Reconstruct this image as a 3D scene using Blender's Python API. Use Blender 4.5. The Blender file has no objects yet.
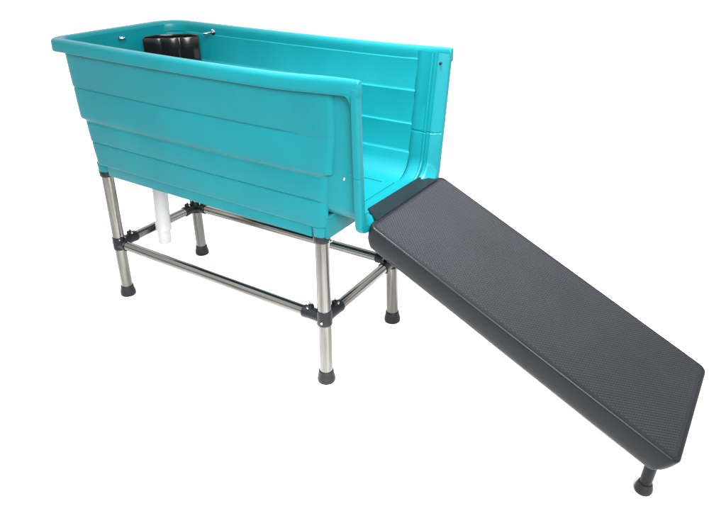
import bpy, bmesh, math, random
from mathutils import Vector, Matrix, noise as mnoise
random.seed(7)
S = bpy.context.scene
COL = S.collection

# ------------------------------------------------------------------ materials
def new_mat(name):
    m = bpy.data.materials.new(name); m.use_nodes = True
    nt = m.node_tree
    return m, nt, nt.nodes['Principled BSDF']

def noise(nt, scale, detail=3, rough=0.5, vec=None):
    n = nt.nodes.new('ShaderNodeTexNoise')
    n.inputs['Scale'].default_value = scale; n.inputs['Detail'].default_value = detail
    n.inputs['Roughness'].default_value = rough
    if vec is not None: nt.links.new(vec, n.inputs['Vector'])
    return n

def objcoord(nt, scale=(1, 1, 1)):
    t = nt.nodes.new('ShaderNodeTexCoord'); mp = nt.nodes.new('ShaderNodeMapping')
    mp.inputs['Scale'].default_value = scale
    nt.links.new(t.outputs['Object'], mp.inputs['Vector'])
    return mp.outputs['Vector']

def ramp(nt, fac, stops):
    r = nt.nodes.new('ShaderNodeValToRGB')
    els = r.color_ramp.elements
    while len(els) < len(stops): els.new(0.5)
    for e, (p, c) in zip(els, stops):
        e.position = p; e.color = (c[0], c[1], c[2], 1)
    nt.links.new(fac, r.inputs['Fac'])
    return r

def bump(nt, height, strength, dist, normal=None):
    b = nt.nodes.new('ShaderNodeBump')
    b.inputs['Strength'].default_value = strength; b.inputs['Distance'].default_value = dist
    nt.links.new(height, b.inputs['Height'])
    if normal is not None: nt.links.new(normal, b.inputs['Normal'])
    return b.outputs['Normal']

def rgh(nt, bsdf, fac, lo, hi):
    mr = nt.nodes.new('ShaderNodeMapRange')
    mr.inputs['To Min'].default_value = lo; mr.inputs['To Max'].default_value = hi
    nt.links.new(fac, mr.inputs['Value']); nt.links.new(mr.outputs[0], bsdf.inputs['Roughness'])

def mat_teal():
    m, nt, b = new_mat('teal_moulded_plastic')
    v = objcoord(nt)
    n1 = noise(nt, 5, 4, 0.55, v)
    c = ramp(nt, n1.outputs['Fac'], [(0.0, (0.0010, 0.064, 0.076)), (1.0, (0.0022, 0.089, 0.1045))])
    nt.links.new(c.outputs['Color'], b.inputs['Base Color'])
    rgh(nt, b, noise(nt, 6, 2, 0.5, v).outputs['Fac'], 0.29, 0.42)
    b.inputs['Specular IOR Level'].default_value = 0.10
    return m

def mat_steel(name, scale):
    m, nt, b = new_mat(name)
    v = objcoord(nt, scale)                        # brushing runs along the tube
    n1 = noise(nt, 1.0, 4, 0.65, v)
    c = ramp(nt, n1.outputs['Fac'], [(0.30, (0.062, 0.060, 0.055)), (0.48, (0.120, 0.117, 0.108)), (0.70, (0.175, 0.171, 0.160))])  # streaks in the colour stand in for stripes reflected in the tubes
    nt.links.new(c.outputs['Color'], b.inputs['Base Color'])
    b.inputs['Metallic'].default_value = 1
    rgh(nt, b, noise(nt, 2.0, 4, 0.6, v).outputs['Fac'], 0.10, 0.26)
    nt.links.new(bump(nt, noise(nt, 3, 3, 0.6, v).outputs['Fac'], 0.06, 0.001), b.inputs['Normal'])
    return m

def mat_chrome():
    m, nt, b = new_mat('bright_zinc_plate')
    n1 = noise(nt, 80, 3, 0.5, objcoord(nt))
    c = ramp(nt, n1.outputs['Fac'], [(0.3, (0.28, 0.29, 0.29)), (0.7, (0.36, 0.37, 0.37))])
    nt.links.new(c.outputs['Color'], b.inputs['Base Color'])
    b.inputs['Metallic'].default_value = 1; b.inputs['Roughness'].default_value = 0.2
    return m

def mat_black(name, lo, hi, r0, r1, ns=60, bs=0.15, spec=0.25):
    m, nt, b = new_mat(name)
    b.inputs['Specular IOR Level'].default_value = spec
    v = objcoord(nt)
    n1 = noise(nt, ns, 4, 0.6, v)
    c = ramp(nt, n1.outputs['Fac'], [(0.3, lo), (0.7, hi)])
    nt.links.new(c.outputs['Color'], b.inputs['Base Color'])
    rgh(nt, b, noise(nt, 14, 4, 0.6, v).outputs['Fac'], r0, r1)
    nt.links.new(bump(nt, noise(nt, 450, 2, 0.5, v).outputs['Fac'], bs, 0.001), b.inputs['Normal'])
    return m

def mat_white(name, lo, hi, r):
    m, nt, b = new_mat(name)
    n1 = noise(nt, 3, 3, 0.5, objcoord(nt))
    c = ramp(nt, n1.outputs['Fac'], [(0.3, lo), (0.7, hi)])
    nt.links.new(c.outputs['Color'], b.inputs['Base Color'])
    b.inputs['Roughness'].default_value = r
    return m

TEAL = mat_teal(); STEEL = mat_steel('brushed_steel_upright', (70, 70, 2)); STEELX = mat_steel('brushed_steel_long_bar', (2, 70, 70)); STEELY = mat_steel('brushed_steel_short_bar', (70, 2, 70)); CHROME = mat_chrome()
RUBBER = mat_black('black_rubber', (0.0045, 0.005, 0.006), (0.009, 0.0095, 0.011), 0.42, 0.6, 60, 0.15, 0.14)
JOINTM = mat_black('black_nylon_clamp', (0.003, 0.0036, 0.005), (0.006, 0.0068, 0.009), 0.30, 0.45, 60, 0.15, 0.15)
RAMPM = mat_black('charcoal_ramp_plastic', (0.0038, 0.0048, 0.0062), (0.0052, 0.0064, 0.0080), 0.30, 0.42, 25, 0.1, 0.10)  # darker than the tread: shade on the ramp's sides is put into this colour
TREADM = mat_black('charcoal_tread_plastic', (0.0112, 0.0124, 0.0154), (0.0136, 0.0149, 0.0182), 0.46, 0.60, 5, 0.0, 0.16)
SHEETM = mat_black('shaded_tread_sheet', (0.0052, 0.0058, 0.0074), (0.0066, 0.0074, 0.0092), 0.46, 0.60, 5, 0.0, 0.14)
CADDYM = mat_black('glossy_black_plastic', (0.0018, 0.0019, 0.0021), (0.0028, 0.0029, 0.0031), 0.10, 0.18, 60, 0.05, 0.26)
PVC = mat_white('white_pvc', (0.195, 0.198, 0.202), (0.215, 0.218, 0.222), 0.35)
FLOORM = mat_white('white_floor_paint', (0.79, 0.79, 0.79), (0.82, 0.82, 0.82), 0.75)

# ------------------------------------------------------------------ builders
class MB:
    def __init__(self): self.v = []; self.f = []
    def add(self, verts, faces):
        o = len(self.v); self.v += [tuple(p) for p in verts]
        self.f += [tuple(i + o for i in f) for f in faces]
    def loft(self, rows, close_u=False, close_v=False, flip=False):
        n = len(rows[0]); R = len(rows); fs = []
        for i in range(R if close_v else R - 1):
            a = i * n; b = ((i + 1) % R) * n
            for j in range(n if close_u else n - 1):
                k = (j + 1) % n
                q = (a + j, a + k, b + k, b + j)
                fs.append(q[::-1] if flip else q)
        self.add([p for r in rows for p in r], fs)
    def poly(self, pts): self.add(pts, [tuple(range(len(pts)))])
    def lathe(self, A, B, prof, n=40, cap=True):
        """surface of revolution about A->B; prof = [(distance along, radius)]"""
        A = Vector(A); B = Vector(B); d = (B - A).normalized()
        h = Vector((0, 0, 1)) if abs(d.z) < 0.9 else Vector((1, 0, 0))
        u = d.cross(h).normalized(); w = d.cross(u)
        rows = []
        for t, r in prof:
            rows.append([A + d * t + (u * math.cos(2 * math.pi * i / n) + w * math.sin(2 * math.pi * i / n)) * r for i in range(n)])
        self.loft(rows, close_u=True)
        if cap:
            self.poly(rows[0][::-1]); self.poly(rows[-1])
    def tube(self, A, B, r, n=40, bev=0.0015):
        L = (Vector(B) - Vector(A)).length
        self.lathe(A, B, [(0, r - bev), (bev, r), (L - bev, r), (L, r - bev)], n)
    def box(self, c, s, bev=0.002, rot=None):
        bm = bmesh.new(); bmesh.ops.create_cube(bm, size=1)
        bmesh.ops.scale(bm, vec=s, verts=bm.verts)
        if bev: bmesh.ops.bevel(bm, geom=bm.edges[:], offset=bev, segments=2, affect='EDGES', profile=0.6)
        M = Matrix.Translation(c) @ (rot.to_4x4() if rot else Matrix.Identity(4))
        bmesh.ops.transform(bm, matrix=M, verts=bm.verts)
        bm.verts.index_update()
        self.add([v.co[:] for v in bm.verts], [tuple(v.index for v in f.verts) for f in bm.faces]); bm.free()
    def ring(self, c, axis, R, r, n=28, k=10):
        d = Vector(axis).normalized(); h = Vector((0, 0, 1)) if abs(d.z) < 0.9 else Vector((1, 0, 0))
        u = d.cross(h).normalized(); w = d.cross(u); c = Vector(c); rows = []
        for i in range(n):
            a = 2 * math.pi * i / n; e = u * math.cos(a) + w * math.sin(a)
            rows.append([c + e * (R + r * math.cos(2 * math.pi * j / k)) + d * r * math.sin(2 * math.pi * j / k) for j in range(k)])
        self.loft(rows, close_u=True, close_v=True)
    def build(self, name, mat, parent=None, angle=38, base=None):
        base = base if base is not None else (Vector(parent['base']) if parent is not None else Vector((0, 0, 0)))
        me = bpy.data.meshes.new(name)
        me.from_pydata([tuple(Vector(p) - base) for p in self.v], [], self.f)
        bm = bmesh.new(); bm.from_mesh(me)
        bmesh.ops.remove_doubles(bm, verts=bm.verts, dist=1e-6)
        bmesh.ops.recalc_face_normals(bm, faces=bm.faces)
        bm.to_mesh(me); bm.free()
        me.polygons.foreach_set('use_smooth', [True] * len(me.polygons))
        me.set_sharp_from_angle(angle=math.radians(angle))
        me.materials.append(mat)
        o = bpy.data.objects.new(name, me); COL.objects.link(o)
        if parent is not None:
            o.parent = parent
            o['base'] = list(base)
        return o

def thing(name, label, cat, loc):
    o = bpy.data.objects.new(name, None); COL.objects.link(o)
    o.empty_display_size = 0.1
    o.location = loc; o['label'] = label; o['category'] = cat; o['base'] = list(loc)
    return o

def fillet(verts, n=10, nseg=24):
    """polyline of (x, y, r): straight runs sampled nseg times, corners n times"""
    V = [Vector((a, b)) for a, b, _ in verts]; out = []
    prev = V[0]
    for i in range(1, len(V)):
        if i < len(V) - 1:
            r = verts[i][2]; p = V[i]
            d0 = (V[i - 1] - p).normalized(); d1 = (V[i + 1] - p).normalized()
            ang = d0.angle(d1); t = r / math.tan(ang / 2)
            a = p + d0 * t; b = p + d1 * t
            c = p + (d0 + d1).normalized() * (r / math.sin(ang / 2))
            for k in range(nseg): out.append(prev.lerp(a, k / nseg))
            a0 = (a - c); sweep = math.pi - ang
            sgn = 1 if (a - c).cross(b - c) > 0 else -1
            for k in range(n):
                th = sgn * sweep * k / n
                out.append(c + Vector((a0.x * math.cos(th) - a0.y * math.sin(th), a0.x * math.sin(th) + a0.y * math.cos(th))))
            prev = b
        else:
            for k in range(nseg + 1): out.append(prev.lerp(V[i], k / nseg))
    return out

def lerp_tab(tab, z):
    """tab sorted by falling z: [(z, value)]"""
    if z >= tab[0][0]: return tab[0][1]
    for (z0, a), (z1, b) in zip(tab, tab[1:]):
        if z >= z1: return a + (b - a) * (z0 - z) / (z0 - z1)
    return tab[-1][1]

def smooth(a, b, x):
    t = min(1, max(0, (x - a) / (b - a))); return t * t * (3 - 2 * t)

# ================================================================== the tub
YN, YF, YC = -0.059, 0.499, 0.22
XE = 1.2395
SLANT = 0.045                                   # the head end runs slightly askew
bath = thing('dog_bath', 'large turquoise plastic dog bath on a stainless steel tube stand, open at one end',
             'dog bath', (0.53, 0.22, 0.0))

def sag(x): return -0.005 * math.sin(math.pi * min(1, max(0, x / 1.2))) + 0.009 * smooth(0.92, 1.24, x)
def sagf(p):
    w = 1 - smooth(0.05, 0.4, p.y)
    return sag(p.x) * (0.35 + 0.65 * w)

def yin(z): return -0.020 + (1.07 - z) * 0.100
def sh(z): return -0.043 * max(0.0, 1.07 - z)     # the moulding leans a touch to the near side
def yout(z): return -0.0602 + (1.07 - z) * 0.076

# outer wall: (z, inset from rim edge, x of the near head corner, x of the open-end corner, groove depth)
OUT = [(1.060, .015, -.046, 1.152, 0), (1.030, .015, -.046, 1.152, 0), (0.912, .0165, -.047, 1.147, 0), (0.9075, .0170, -.047, 1.146, .0006), (0.9045, .0172, -.047, 1.146, .0038),
       (0.9010, .0185, -.047, 1.146, .0040), (0.8975, .0185, -.047, 1.146, .0006), (0.893, .0183, -.047, 1.146, 0), (0.810, .0190, -.046, 1.132, 0), (0.7925, .0195, -.046, 1.131, 0), (0.7890, .0212, -.044, 1.128, 0),
       (0.7845, .0262, -.036, 1.117, 0), (0.780, .0272, -.034, 1.113, .0010), (0.776, .0276, -.033, 1.112, .0036), (0.772, .0280, -.032, 1.111, .0010), (0.766, .0278, -.031, 1.111, 0), (0.706, .0286, -.028, 1.104, 0), (0.7015, .0288, -.028, 1.103, .0006),
       (0.6985, .0290, -.027, 1.103, .0038), (0.6950, .0302, -.026, 1.102, .0040), (0.6915, .0302, -.026, 1.101, .0006), (0.687, .0300, -.026, 1.101, 0), (0.648, .0304, -.023, 1.097, 0), (0.617, .0308, -.020, 1.092, 0), (0.611, .0315, -.019, 1.091, 0),
       (0.6075, .0340, -.016, 1.088, 0)]
def body_path(ys, ysf, y0, xl, xr, R):
    """from the open end round the closed head end and back; the open-end corners stop where they meet the neck"""
    def corner(dist):                          # points as (x, distance in from the long side)
        th = math.acos(max(0.0, 1 - dist / R)) if dist < R else math.pi / 2
        if dist > R: arc = [(xr, dist), (xr, (dist + R) / 2)]
        else: arc = [(xr - R + R * math.sin(th), dist)] * 2
        return arc + [(xr - R + R * math.sin(th * (1 - k / 12)), R - R * math.cos(th * (1 - k / 12))) for k in range(13)]
    y1 = 2 * YC - y0
    near = [Vector((x, y0 + d)) for x, d in corner(ys - y0)]
    far = [Vector((x, y1 - d)) for x, d in reversed(corner(y1 - ysf))]
    midp = fillet([(xr - R, y0, 0), (xl, y0, 0.045), (xl + SLANT, y1, 0.095), (xr - R, y1, 0)], 12, 30)
    return near + midp[1:-1] + far
basin = MB()
rows = []
for i, (z, d, xl, xr, g) in enumerate(OUT):
    ys = yin(z) - 0.0145 + sh(z); ysf = 2 * YC - yin(z) + 0.0145 + sh(z)
    R = 0.027
    path = body_path(ys, ysf, YN + d, xl, xr, R)
    row = []
    for p in path:
        x, y = p.x, p.y
        long_m = smooth(-0.06, 0.0, x) * (1 - smooth(0.99, 1.06, x) if z > 0.85 else 1 - smooth(1.075, 1.105, x))
        if y < YN + d + 0.012: y += 0.85 * g * long_m
        elif y > YF - d - 0.012: y -= 0.85 * g * long_m
        # the long sides belly out a little between the ends
        y += (-1 if y < YC else 1) * 0.004 * math.sin(math.pi * min(1, max(0, x / 1.1))) * smooth(0.6, 0.8, z) * (1 - smooth(0.8, 1.0, z))
        wv = 0.0016 * mnoise.noise((x * 4.5, 7.0 * (y > YC), z * 5.0)) * long_m   # moulded walls are never quite flat
        y += wv
        row.append(Vector((x, y, z + sagf(p) * smooth(0.6, 1.03, z))))
    rows.append(row)
basin.loft(rows)
# closed end wall below the sill, and the underside
low = [r for r, o in zip(rows, OUT) if o[0] <= 0.650]
for a, b in zip(low, low[1:]): basin.add([a[0], b[0], b[-1], a[-1]], [(0, 1, 2, 3)])
basin.poly(low[-1])
# inner wall with small ledges, cove and floor
CZ, CR = 0.727, 0.0768                          # cove centre height and radius
INN = [(1.050, .034, -.066), (1.0365, .0345, -.066), (1.0335, .0355, -.062), (1.0310, .0390, -.054), (0.940, .0420, -.050), (0.935, .0440, -.048),
       (0.931, .0500, -.042), (0.832, .0515, -.039), (0.827, .0530, -.037), (0.823, .0585, -.031), (0.735, .0595, -.029), (0.731, .0610, -.028),
       (CZ, .0660, -.023)]
cy_ = yin(CZ) + 0.072
for k in range(1, 11):
    a_ = math.pi / 2 * k / 10
    INN.append((CZ - CR * math.sin(a_), cy_ - CR * math.cos(a_) - YN, -.023 + CR * (1 - math.cos(a_))))
rows = []
for z, d, xl in INN:
    path = fillet([(1.1325, YN + d, 0), (xl, YN + d, 0.05), (xl + SLANT, YF - d, 0.085), (1.1325, YF - d, 0)], 12, 24)
    rows.append([Vector((p.x, p.y + sh(z) + 0.0016 * mnoise.noise((p.x * 4.5, 3.0 + 7.0 * (p.y > YC), z * 5.0)) * smooth(0.02, 0.12, p.x) * (1 - smooth(1.02, 1.10, p.x)), z + sagf(p) * smooth(0.6, 1.03, z))) for p in path])
basin.loft(rows)
basin.poly(rows[-1])
# inside floor: a raised margin plate leaves a shallow recessed panel
zf = 0.6497
def floor_frame(x0, x1, y0, y1, a0, a1, b0, b1, zt):
    o = [(x0, y0), (x1, y0), (x1, y1), (x0, y1)]; i = [(a0, b0), (a1, b0), (a1, b1), (a0, b1)]
    def rr(c, k): return [Vector((x, y + sh(k), k)) for x, y in c]
    basin.loft([rr(o, zf), rr(o, zt), rr(i, zt), rr(i, zf)], close_u=True)
floor_frame(0.10, 1.131, 0.100, 0.340, 0.16, 1.092, 0.115, 0.325, 0.6530)
# skirt plates under the tub between the leg sockets
for c, s in (((0.5475, -0.017, 0.588), (0.977, 0.010, 0.040)), ((0.533, 0.457, 0.588), (0.950, 0.010, 0.040)),
             ((1.0885, 0.2065, 0.6085), (0.012, 0.441, 0.075)), ((0.006, 0.22, 0.590), (0.010, 0.35, 0.036))):
    basin.box(c, s, 0.002)
# leg sockets moulded into the four corners
LEGS = {  # foot x, y ; top x, y ; clamp height
    'nl': ((-0.013, -0.003), (0.003, 0.010), 0.248), 'nr': ((1.060, -0.011), (1.058, 0.002), 0.262),
    'fl': ((-0.011, 0.438), (0.006, 0.432), 0.251), 'fr': ((1.067, 0.435), (1.056, 0.434), 0.274)}
for (f, t, zj) in LEGS.values():
    basin.lathe((t[0], t[1], 0.570), (t[0], t[1], 0.66), [(0, 0.0270), (0.002, 0.0282), (0.034, 0.0293), (0.0370, 0.0290)], 36)
basin_o = basin.build('basin', TEAL, bath, 30)

# rolled rim: section (inset, z)
SEC = [(.0372, 1.034), (.0371, 1.046), (.0366, 1.057), (.0348, 1.0645), (.0310, 1.0690), (.0250, 1.0710), (.0170, 1.0715), (.0105, 1.0705), (.0060, 1.0680),
       (.0030, 1.0640), (.0018, 1.058), (.0004, 1.036), (.0006, 1.0305), (.0020, 1.0280), (.0046, 1.0275), (.0064, 1.0295), (.0075, 1.040), (.014, 1.050), (.030, 1.046)]
rim = MB(); cols = []
for d, z in SEC:
    dl = d * 1.35
    path = fillet([(XE, YN + d, 0), (-0.104 + dl, YN + d, max(0.02, 0.055 - d * 0.4)), (-0.104 + SLANT + dl, YF - d, max(0.05, 0.115 - d * 0.5)), (XE, YF - d, 0)], 12, 30)
    def narrow(p):                              # the roll thins out towards the open end
        k = 0.40 * smooth(1.10, 1.236, p.x) * d
        return p.y - k if p.y < YC else p.y + k
    cols.append([Vector((p.x, narrow(p), z + sagf(p))) for p in path])
rows = [list(r) for r in zip(*cols)]
def shrunk(row, dx, k):
    c = sum(row, Vector()) / len(row)
    return [Vector((p.x + dx, c.y + (p.y - c.y) * k, c.z + (p.z - c.z) * k)) for p in row]
rows = [shrunk(rows[0], 0.0, 0.88), shrunk(rows[0], -0.0012, 0.95), shrunk(rows[0], -0.0035, 0.99), shrunk(rows[0], -0.007, 1.0)] + rows[1:-1] + \
       [shrunk(rows[-1], -0.007, 1.0), shrunk(rows[-1], -0.0035, 0.99), shrunk(rows[-1], -0.0012, 0.95), shrunk(rows[-1], 0.0, 0.88)]
rim.loft(rows, close_u=True)
rim.poly(rows[0][:15]); rim.poly(rows[-1][:15][::-1])
rim.build('rim', TEAL, bath, 40)

# door frame at the open end: a U swept round the opening, (x, t) section, t=0 inner .. 1 outer
def upath(yf, ztop, zb, R):
    """one half from the top of the near side to the middle of the sill"""
    zs = [ztop - (ztop - 0.815) * k / 8 for k in range(8)] + [0.815, 0.811, 0.8095, 0.8065, 0.805, 0.801] + [0.801 - (0.801 - (zb + R)) * k / 5 for k in range(1, 5)]
    pts = [(yf(z), z) for z in zs]
    yb = yf(zb + R)
    for k in range(13):
        a = math.pi / 2 * k / 12
        pts.append((yb + R - R * math.cos(a), zb + R - R * math.sin(a)))
    x1 = pts[-1][0]
    for k in range(1, 7): pts.append((x1 + (YC - x1) * k / 6, zb))
    return pts
inner = upath(yin, 1.058, 0.655, 0.072); outer = upath(yout, 1.048, 0.630, 0.034)
def full(h): return h + [(2 * YC - y, z) for y, z in reversed(h[:-1])]
inner = full(inner); outer = full(outer)
FSEC = [(1.126, .345), (1.129, .20), (1.133, .12), (1.152, .0), (1.180, .0), (1.1835, -.05), (1.187, -.07), (1.190, -.05), (1.1925, .14), (1.203, .14), (1.2055, .03), (1.212, .06), (1.231, .42),
        (1.235, .48), (1.2375, .53), (1.238, .57), (1.238, .90), (1.2365, .95), (1.233, .99), (1.229, 1.0), (1.220, 1.0), (1.216, .98), (1.214, .92),
        (1.2125, .30), (1.199, .24), (1.1965, .34), (1.193, .37), (1.06, .37), (1.06, .35)]
frame = MB(); rows = []
for k, ((yi, zi), (yo, zo)) in enumerate(zip(inner, outer)):
    seam = -0.03 if abs(zi - 0.808) < 0.002 else 0.0
    r = []
    for x, t in FSEC:
        tt = t - seam * (1 if t < 0.5 else -1) if 1.135 < x < 1.236 else t
        r.append(Vector((x, yi + (yo - yi) * tt, zi + (zo - zi) * tt)))
    rows.append(r)
zs0 = sag(1.2)
for r in rows:
    for p in r: p.y += sh(p.z); p.z += zs0 * smooth(0.85, 1.03, p.z) * (1 if p.y < 0.22 else 0.35)
frame.loft(rows, close_u=True)
frame.poly(rows[0]); frame.poly(rows[-1][::-1])
# fillets where the rim turns down into the frame
for s in (0, 1):
    prof = []
    R = 0.027; x1 = 1.2145; z1 = 1.031 + zs0 * (0.35 if s else 1)
    prof.append((x1, z1)); 
    for k in range(9):
        a = math.pi / 2 * k / 8
        prof.append((x1 - R + R * math.sin(a), z1 - R + R * math.cos(a)) if False else (x1 - R * (1 - math.sin(a)), z1 - R * (1 - math.cos(a))))
    def yy(y): return 2 * YC - y if s else y
    a = [Vector((x, yy(yout(z) - 0.0006) + sh(z), z)) for x, z in prof]; b = [Vector((x, yy(-0.036) + sh(z), z)) for x, z in prof]
    frame.loft([a, b], close_u=True); frame.poly(a); frame.poly(b[::-1])
frame_o = frame.build('door_frame', TEAL, bath, 32)
# two small fixing screws on the frame
for c, ax in (((1.165, yin(0.79) - 0.018 + sh(0.79), 0.788), (0, -1, 0)), ((1.217, 2 * YC - yin(1.03) - 0.0005 + sh(1.03), 1.030), (0, -1, 0))):
    s = MB(); c = Vector(c); d = Vector(ax)
    s.lathe(c - d * 0.004, c + d, [(0, .0045), (.0045, .0045), (.006, .0035), (.0066, .0018)], 20)
    s.build('screw', CHROME if c.z < 0.9 else RUBBER, frame_o)

# ------------------------------------------------------------------ stand
def leg(key):
    (fx, fy), (tx, ty), zj = LEGS[key]
    A = Vector((fx, fy, 0)); B = Vector((tx, ty, 0.578)); u = (B - A).normalized()
    m = MB(); m.tube(A + u * 0.012, A + u * 0.575, 0.0232, 48)
    l = m.build('leg', STEEL, bath)
    f = MB()
    f.lathe(A, B, [(0.0, .0285), (.0015, .0312), (.007, .0322), (.018, .0312), (.030, .0280), (.040, .0266), (.046, .0262), (.0475, .0250), (.0475, .0234)], 44)
    for k in range(18):                       # faint moulded flutes
        a = 2 * math.pi * k / 18
        f.box((A.x + .0300 * math.cos(a), A.y + .0300 * math.sin(a), 0.012), (.0016, .0016, .018), 0.0004)
    f.build('foot', RUBBER, l)
    c = MB()
    P = A + u * 0.550
    c.lathe(P, B, [(0, .0236), (0, .0268), (.0015, .0278), (.022, .0286), (.024, .0278), (.024, .0240)], 44)
    s = -1 if key[1] == 'l' else 1
    c.build('collar', JOINTM, l)
    b = MB()
    q = P + Vector((s * 0.028, -0.004, 0.011))
    b.lathe(q, q + Vector((s, -0.15, 0.1)), [(0, .0035), (.008, .0035), (.008, .0055), (.012, .0050), (.0125, .0030)], 16)
    b.build('bolt', CHROME, l)
    return l, A, u
ax = {}
for k in LEGS:
    l, A, u = leg(k)
    zj = LEGS[k][2]
    ax[k] = A + u * (zj / u.z)

def crossbar(a, b):
    m = MB(); d = (ax[b] - ax[a]).normalized()
    m.tube(ax[a] + d * 0.022, ax[b] - d * 0.022, 0.0190, 40)
    m.build('crossbar', STEELX if a[1] != b[1] else STEELY, bath)
for a, b in (('nl', 'nr'), ('fl', 'fr'), ('nl', 'fl'), ('nr', 'fr')): crossbar(a, b)

def clamp(k, xlen, ylen):
    P = ax[k]; (fx, fy), (tx, ty), _ = LEGS[k]
    u = Vector((tx - fx, ty - fy, 0.578)).normalized()
    sx = 1 if k[1] == 'l' else -1; sy = 1 if k[0] == 'n' else -1
    other_x = {'nl': 'nr', 'nr': 'nl', 'fl': 'fr', 'fr': 'fl'}[k]; other_y = {'nl': 'fl', 'fl': 'nl', 'nr': 'fr', 'fr': 'nr'}[k]
    m = MB()
    m.lathe(P - u * 0.023, P + u, [(0, .0236), (0, .0258), (.002, .0268), (.012, .0264), (.046, .0264), (.055, .0256), (.056, .0236)], 44)
    bolts = []
    for o, L in ((other_x, xlen), (other_y, ylen)):
        d = (ax[o] - P).normalized()
        m.lathe(P + d * 0.012, P + d, [(0, .019), (.004, .0222), (.014, .0214), (.020, .0212), (L - .034, .0212), (L - .028, .0224), (L - .0135, .0228), (L - .012, .0214), (L - .012, .0192)], 36)
        # clamping lug standing up from the sleeve, split by a slot
        side = d.cross(Vector((0, 0, 1))).normalized()
        rot = Matrix((d, side, d.cross(side) * 1)).transposed()
        if rot.determinant() < 0: rot = Matrix((d, -side, d.cross(side))).transposed()
        up = Vector((0, 0, 1))
        c = P + d * (L - 0.026) + up * 0.0240
        for e in (-0.0065, 0.0065): m.box(c + side * e, (0.022, 0.006, 0.014), 0.0018, rot)
        bolts.append((c + up * 0.002, side))
    j = m.build('corner_clamp', JOINTM, bath)
    for c, side in bolts:
        b = MB()
        b.lathe(c - side * 0.016, c + side, [(0, .002), (.001, .0042), (.005, .0045), (.005, .0022), (.027, .0022), (.027, .0045), (.030, .0045), (.031, .003)], 14)
        b.lathe(c, c + up, [(0, .0022), (.010, .0022), (.013, .0034), (.016, .0030), (.0165, .0016)], 12)
        b.build('bolt', CHROME, j)
    b = MB()                                   # small bright rivet facing out of the corner
    dv = Vector((-sx * 0.25, -sy * 1.0, 0)).normalized()
    if k == 'nl': dv = Vector((-1, -0.15, 0)).normalized()
    q = P + dv * 0.0255 - u * 0.006
    b.lathe(q, q + dv, [(0, .0045), (.0035, .0045), (.0045, .0035), (.005, .0018)] if k != 'nl' else [(0, .003), (.010, .003), (.010, .0045), (.013, .004), (.0135, .002)], 16)
    b.build('rivet', CHROME, j)
    return j
clamp('nl', 0.050, 0.086); clamp('nr', 0.086, 0.090); clamp('fl', 0.066, 0.074); clamp('fr', 0.068, 0.068)

# ------------------------------------------------------------------ drain pipe
d = MB()
A = Vector((0.090, 0.190, 0.590)); B = Vector((0.046, 0.190, 0.188)); L = (B - A).length
d.lathe(A, B, [(0, .031), (L - .098, .0308), (L - .094, .0335), (L - .066, .0335), (L - .062, .0282), (L - .001, .0275), (L, .0265), (L, .0235), (L - .12, .023)], 44, cap=False)
d.build('drain_pipe', PVC, bath)

# ------------------------------------------------------------------ leash rings on the inner wall
def leash_ring(c, n):
    c = Vector(c); n = Vector(n).normalized()
    m = MB()
    m.lathe(c - n * 0.006, c + n, [(0, .0125), (.007, .0125), (.009, .0105), (.010, .006)], 28)
    m.tube(c + n * 0.003, c + n * 0.024, 0.0045, 18, 0.0008)
    t = n.cross(Vector((0, 0, 1))).normalized()
    m.ring(c + n * 0.034, Vector((0, 0, 1)) + t * 0.15, 0.0095, 0.0032)
    m.build('leash_ring', CHROME, bath)
leash_ring((-0.040, 0.205, 1.039), (1, -0.10, 0))
leash_ring((0.215, 0.4615, 1.041), (-0.10, -1, 0))

# ================================================================== shampoo holder in the head corner
P0 = Vector((0.017, 0.283, 0)); P1 = Vector((0.174, 0.422, 0))
mid = (P0 + P1) / 2; along = (P1 - P0).normalized(); nrm = Vector((along.y, -along.x, 0))
holder = thing('bottle_holder', 'glossy black plastic three cup bottle holder hung inside the closed corner of the turquoise tub',
               'bottle holder', (mid.x, mid.y, 0.915))
ZT = 1.033
W_ = (P1 - P0).length; n_ = 14
def scallop(inset):
    pts = []
    half = W_ / 2 - inset
    for k in range(3):
        for i in range(n_):
            t = i / n_
            a = -half + 2 * half * (k + t) / 3
            pts.append((a, 0.030 - inset + 0.014 * math.sin(math.pi * (k + t) / 3) + 0.0055 * math.sin(math.pi * t) ** 0.7))
    pts += [(half, 0.030 - inset), (half, -0.010), (half * 0.62, -0.046 + inset), (-half * 0.62, -0.046 + inset), (-half, -0.010)]
    return pts
def HP(p, z): q = mid + along * p[0] + nrm * p[1]; return Vector((q.x, q.y, z))
m = MB()
m.loft([[HP(p, z) for p in scallop(i)] for i, z in ((.004, .915), (.001, .917), (0, .922), (0, ZT - .003), (.0008, ZT - .0008), (.002, ZT), (.0032, ZT - .001), (.0035, ZT - .004), (.0045, .921), (.008, .919))], close_u=True)
m.poly([HP(p, .915) for p in scallop(.004)]); m.poly([HP(p, .919) for p in scallop(.008)])
m.build('holder_body', CADDYM, holder, 45)
rot = Matrix((along, nrm, Vector((0, 0, 1)))).transposed()
for k in (-1, 1):
    m = MB(); c = mid + along * (W_ / 6 * k) - nrm * 0.005
    m.box((c.x, c.y, 0.969), (0.0035, 0.074, 0.096), 0.0008, rot)
    m.build('divider', CADDYM, holder)

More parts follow.
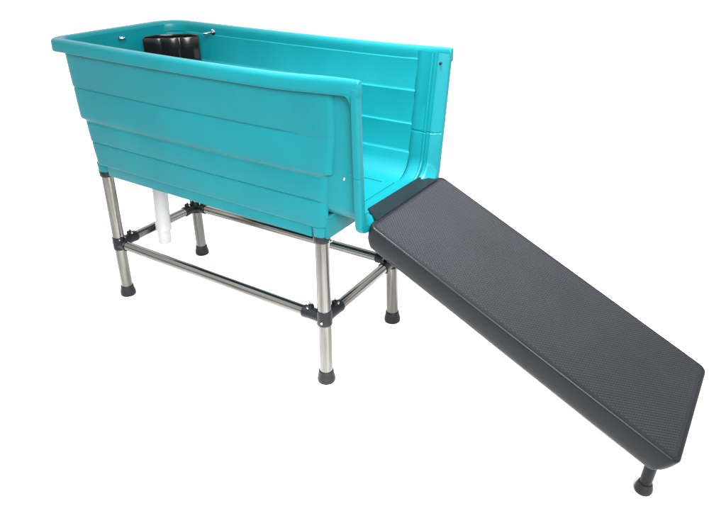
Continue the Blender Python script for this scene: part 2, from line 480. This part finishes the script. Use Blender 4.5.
# ================================================================== ramp
th = 0.436
RX0, RX1, RZ0, RZ1 = 1.2425, 2.181, 0.6615, 0.2215
rampo = thing('ramp', 'long charcoal plastic ramp sloping down from the open end of the turquoise tub', 'ramp', (1.72, 0.22, 0.0))
D = Vector((RX1 - RX0, 0, RZ1 - RZ0)); LEN = D.length; D.normalize(); N = Vector((-D.z, 0, D.x)); O = Vector((RX0, 0, RZ0))
RY0, RY1 = -0.0165, 0.4465
def RP(s, y, n): return O + D * s + N * n + Vector((0, y, 0))
TH = 0.099
def outline(inset, r, n=8):
    x0, x1, y0, y1 = inset, LEN - inset, RY0 + inset, RY1 - inset
    pts = []
    for cx, cy, a0 in ((x1 - r, y0 + r, -90), (x1 - r, y1 - r, 0), (x0 + r, y1 - r, 90), (x0 + r, y0 + r, 180)):
        for k in range(n + 1):
            a = math.radians(a0 + 90 * k / n); pts.append((cx + r * math.cos(a), cy + r * math.sin(a)))
    return pts
def under(s):                                    # underside: chamfered at the high end, rounded up at the low end
    t = -TH
    t += 0.048 * (1 - smooth(-0.005, 0.085, s)) + 0.040 * smooth(LEN - 0.070, LEN, s)
    return t
body = MB(); rows = []
for ins, n, r in ((0.0125, -0.0020, 0.016), (0.0115, -0.0008, 0.017), (0.0100, 0.0, 0.018), (0.0075, 0.0003, 0.020), (0.0050, -0.0002, 0.022), (0.0028, -0.0014, 0.024), (0.0011, -0.0034, 0.025), (0.0002, -0.0062, 0.026), (0.0, -0.010, 0.027), (0.0, -0.014, 0.027)):
    rows.append([RP(s, y, n) for s, y in outline(ins, r)])
for f, ins in ((0.35, 0.001), (0.65, 0.003), (0.88, 0.005), (0.96, 0.007), (1.0, 0.011)):
    rows.append([RP(s, y, -0.014 + (under(s) + 0.014) * f) for s, y in outline(ins, 0.027)])
rows.append([RP(s, y, under(s)) for s, y in outline(0.030, 0.02)])
body.loft(rows, close_u=True); body.poly(rows[-1])
# closed top sheet under the tread
body.poly([RP(s, y, -0.0022) for s, y in outline(0.0125, 0.016)])
body.build('ramp_body', RAMPM, rampo, 40)
# tread: staggered diamond studs pressed into the top sheet, one mesh
tr = MB()
base = [RP(s, y, -0.0016) for s, y in outline(0.0128, 0.016)]
tr.poly(base)
px, py = 0.0134, 0.0108
i = 0; s = 0.024
while s < LEN - 0.024:
    y = RY0 + 0.023 + (py / 2 if i % 2 else 0)
    while y < RY1 - 0.024:
        a, b, h = px * 0.38, py * 0.35, 0.0024
        q = [RP(s - a, y, -.0016), RP(s, y - b, -.0016), RP(s + a, y, -.0016), RP(s, y + b, -.0016)]
        k = 0.52
        q2 = [RP(s - a * k, y, -.0016 + h), RP(s, y - b * k, -.0016 + h), RP(s + a * k, y, -.0016 + h), RP(s, y + b * k, -.0016 + h)]
        tr.add(q + q2, [(0, 1, 5, 4), (1, 2, 6, 5), (2, 3, 7, 6), (3, 0, 4, 7), (4, 5, 6, 7)])
        y += py
    s += px * 0.5 * 1.0; i += 1
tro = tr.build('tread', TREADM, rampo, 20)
tro.data.materials.append(SHEETM)                # darker sheet colour paints in the shade between the studs
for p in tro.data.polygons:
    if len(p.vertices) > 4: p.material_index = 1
# hook plate lying on the sill of the tub
lip = MB()
pl = [(1.181, 0.078), (1.190, 0.392), (1.252, 0.400), (1.250, 0.020)]
zb, zt = 0.6565, 0.6625
lip.loft([[Vector((x, y, zb)) for x, y in pl], [Vector((x, y, zt - .001)) for x, y in pl], [Vector((x + (0.001 if x < 1.2 else 0), y, zt)) for x, y in pl]], close_u=True)
lip.poly([Vector((x, y, zb)) for x, y in pl]); lip.poly([Vector((x + (0.001 if x < 1.2 else 0), y, zt)) for x, y in pl])
lip.build('hook_plate', RAMPM, rampo, 30)
for y in (0.078, 0.362):
    A = Vector((2.113, y, 0)); B = Vector((2.121, y, 0.25))
    m = MB(); m.lathe(A, B, [(.012, .0165), (.13, .0178), (.192, .0185)], 36)
    l = m.build('leg', RAMPM, rampo)
    f = MB(); f.lathe(A, B, [(0, .0205), (.0015, .0238), (.006, .0252), (.014, .0248), (.024, .0222), (.031, .0205), (.034, .0195), (.035, .0170)], 36)
    f.build('foot', RUBBER, l)

# ================================================================== floor, light, camera
fl = MB()
n = 96; R = 40
fl.poly([Vector((R * math.cos(2 * math.pi * k / n), R * math.sin(2 * math.pi * k / n), 0)) for k in range(n)])
f = fl.build('floor', FLOORM); f['kind'] = 'structure'

w = bpy.data.worlds.new('World'); S.world = w; w.use_nodes = True
nt = w.node_tree; bg = nt.nodes['Background']
tc = nt.nodes.new('ShaderNodeTexCoord'); sp = nt.nodes.new('ShaderNodeSeparateXYZ')
nt.links.new(tc.outputs['Generated'], sp.inputs[0])
r = ramp(nt, sp.outputs['Z'], [(0.0, (.05, .05, .05)), (0.09, (.03, .03, .032)), (0.16, (.6, .6, .61)), (0.26, (1.0, 1.0, 1.0)), (1.0, (1.0, 1.0, 1.0))])
nt.links.new(r.outputs['Color'], bg.inputs['Color']); bg.inputs['Strength'].default_value = 2.4

def lamp(name, loc, target, size, power, col=(1, 1, 1), spread=180):
    l = bpy.data.lights.new(name, 'AREA'); l.shape = 'DISK'; l.size = size; l.energy = power; l.color = col; l.spread = math.radians(spread)
    o = bpy.data.objects.new(name, l); COL.objects.link(o); o.location = loc
    o.rotation_euler = (Vector(target) - Vector(loc)).to_track_quat('-Z', 'Y').to_euler()
lamp('softbox', (3.3, -2.3, 2.7), (1.1, 0.1, 0.75), 2.2, 122, (1, 0.98, 0.95), 70)
lamp('added_overhead_fill', (1.35, -0.10, 3.5), (1.08, 0.32, 0.7), 0.9, 35, (1, 1, 1), 40)  # added lamp, beam narrowed onto the tub interior to brighten it

cam = bpy.data.cameras.new('camera'); co = bpy.data.objects.new('camera', cam); COL.objects.link(co)
cr = Vector((0.8389292587843413, 0.5441728463478385, -0.0085797466889933)); cu = Vector((-0.2604076454218929, 0.41520305880486913, 0.8716617911580764)); cw = Vector((-0.47789701501618664, 0.7290283487332794, -0.49003276398813034))
M = Matrix((cr, cu, -cw)).transposed().to_4x4(); M.translation = (2.141726361689369, -1.417724637954789, 1.465868334443764)
co.matrix_world = M
cam.sensor_fit = 'HORIZONTAL'; cam.sensor_width = 36; cam.lens = 31.504026820761773; cam.clip_end = 500; cam.clip_start = 0.05
S.camera = co
S.view_settings.view_transform = 'Standard'; S.view_settings.look = 'None'; S.view_settings.exposure = 0; S.view_settings.gamma = 1
for o in S.objects:
    if 'base' in o: del o['base']
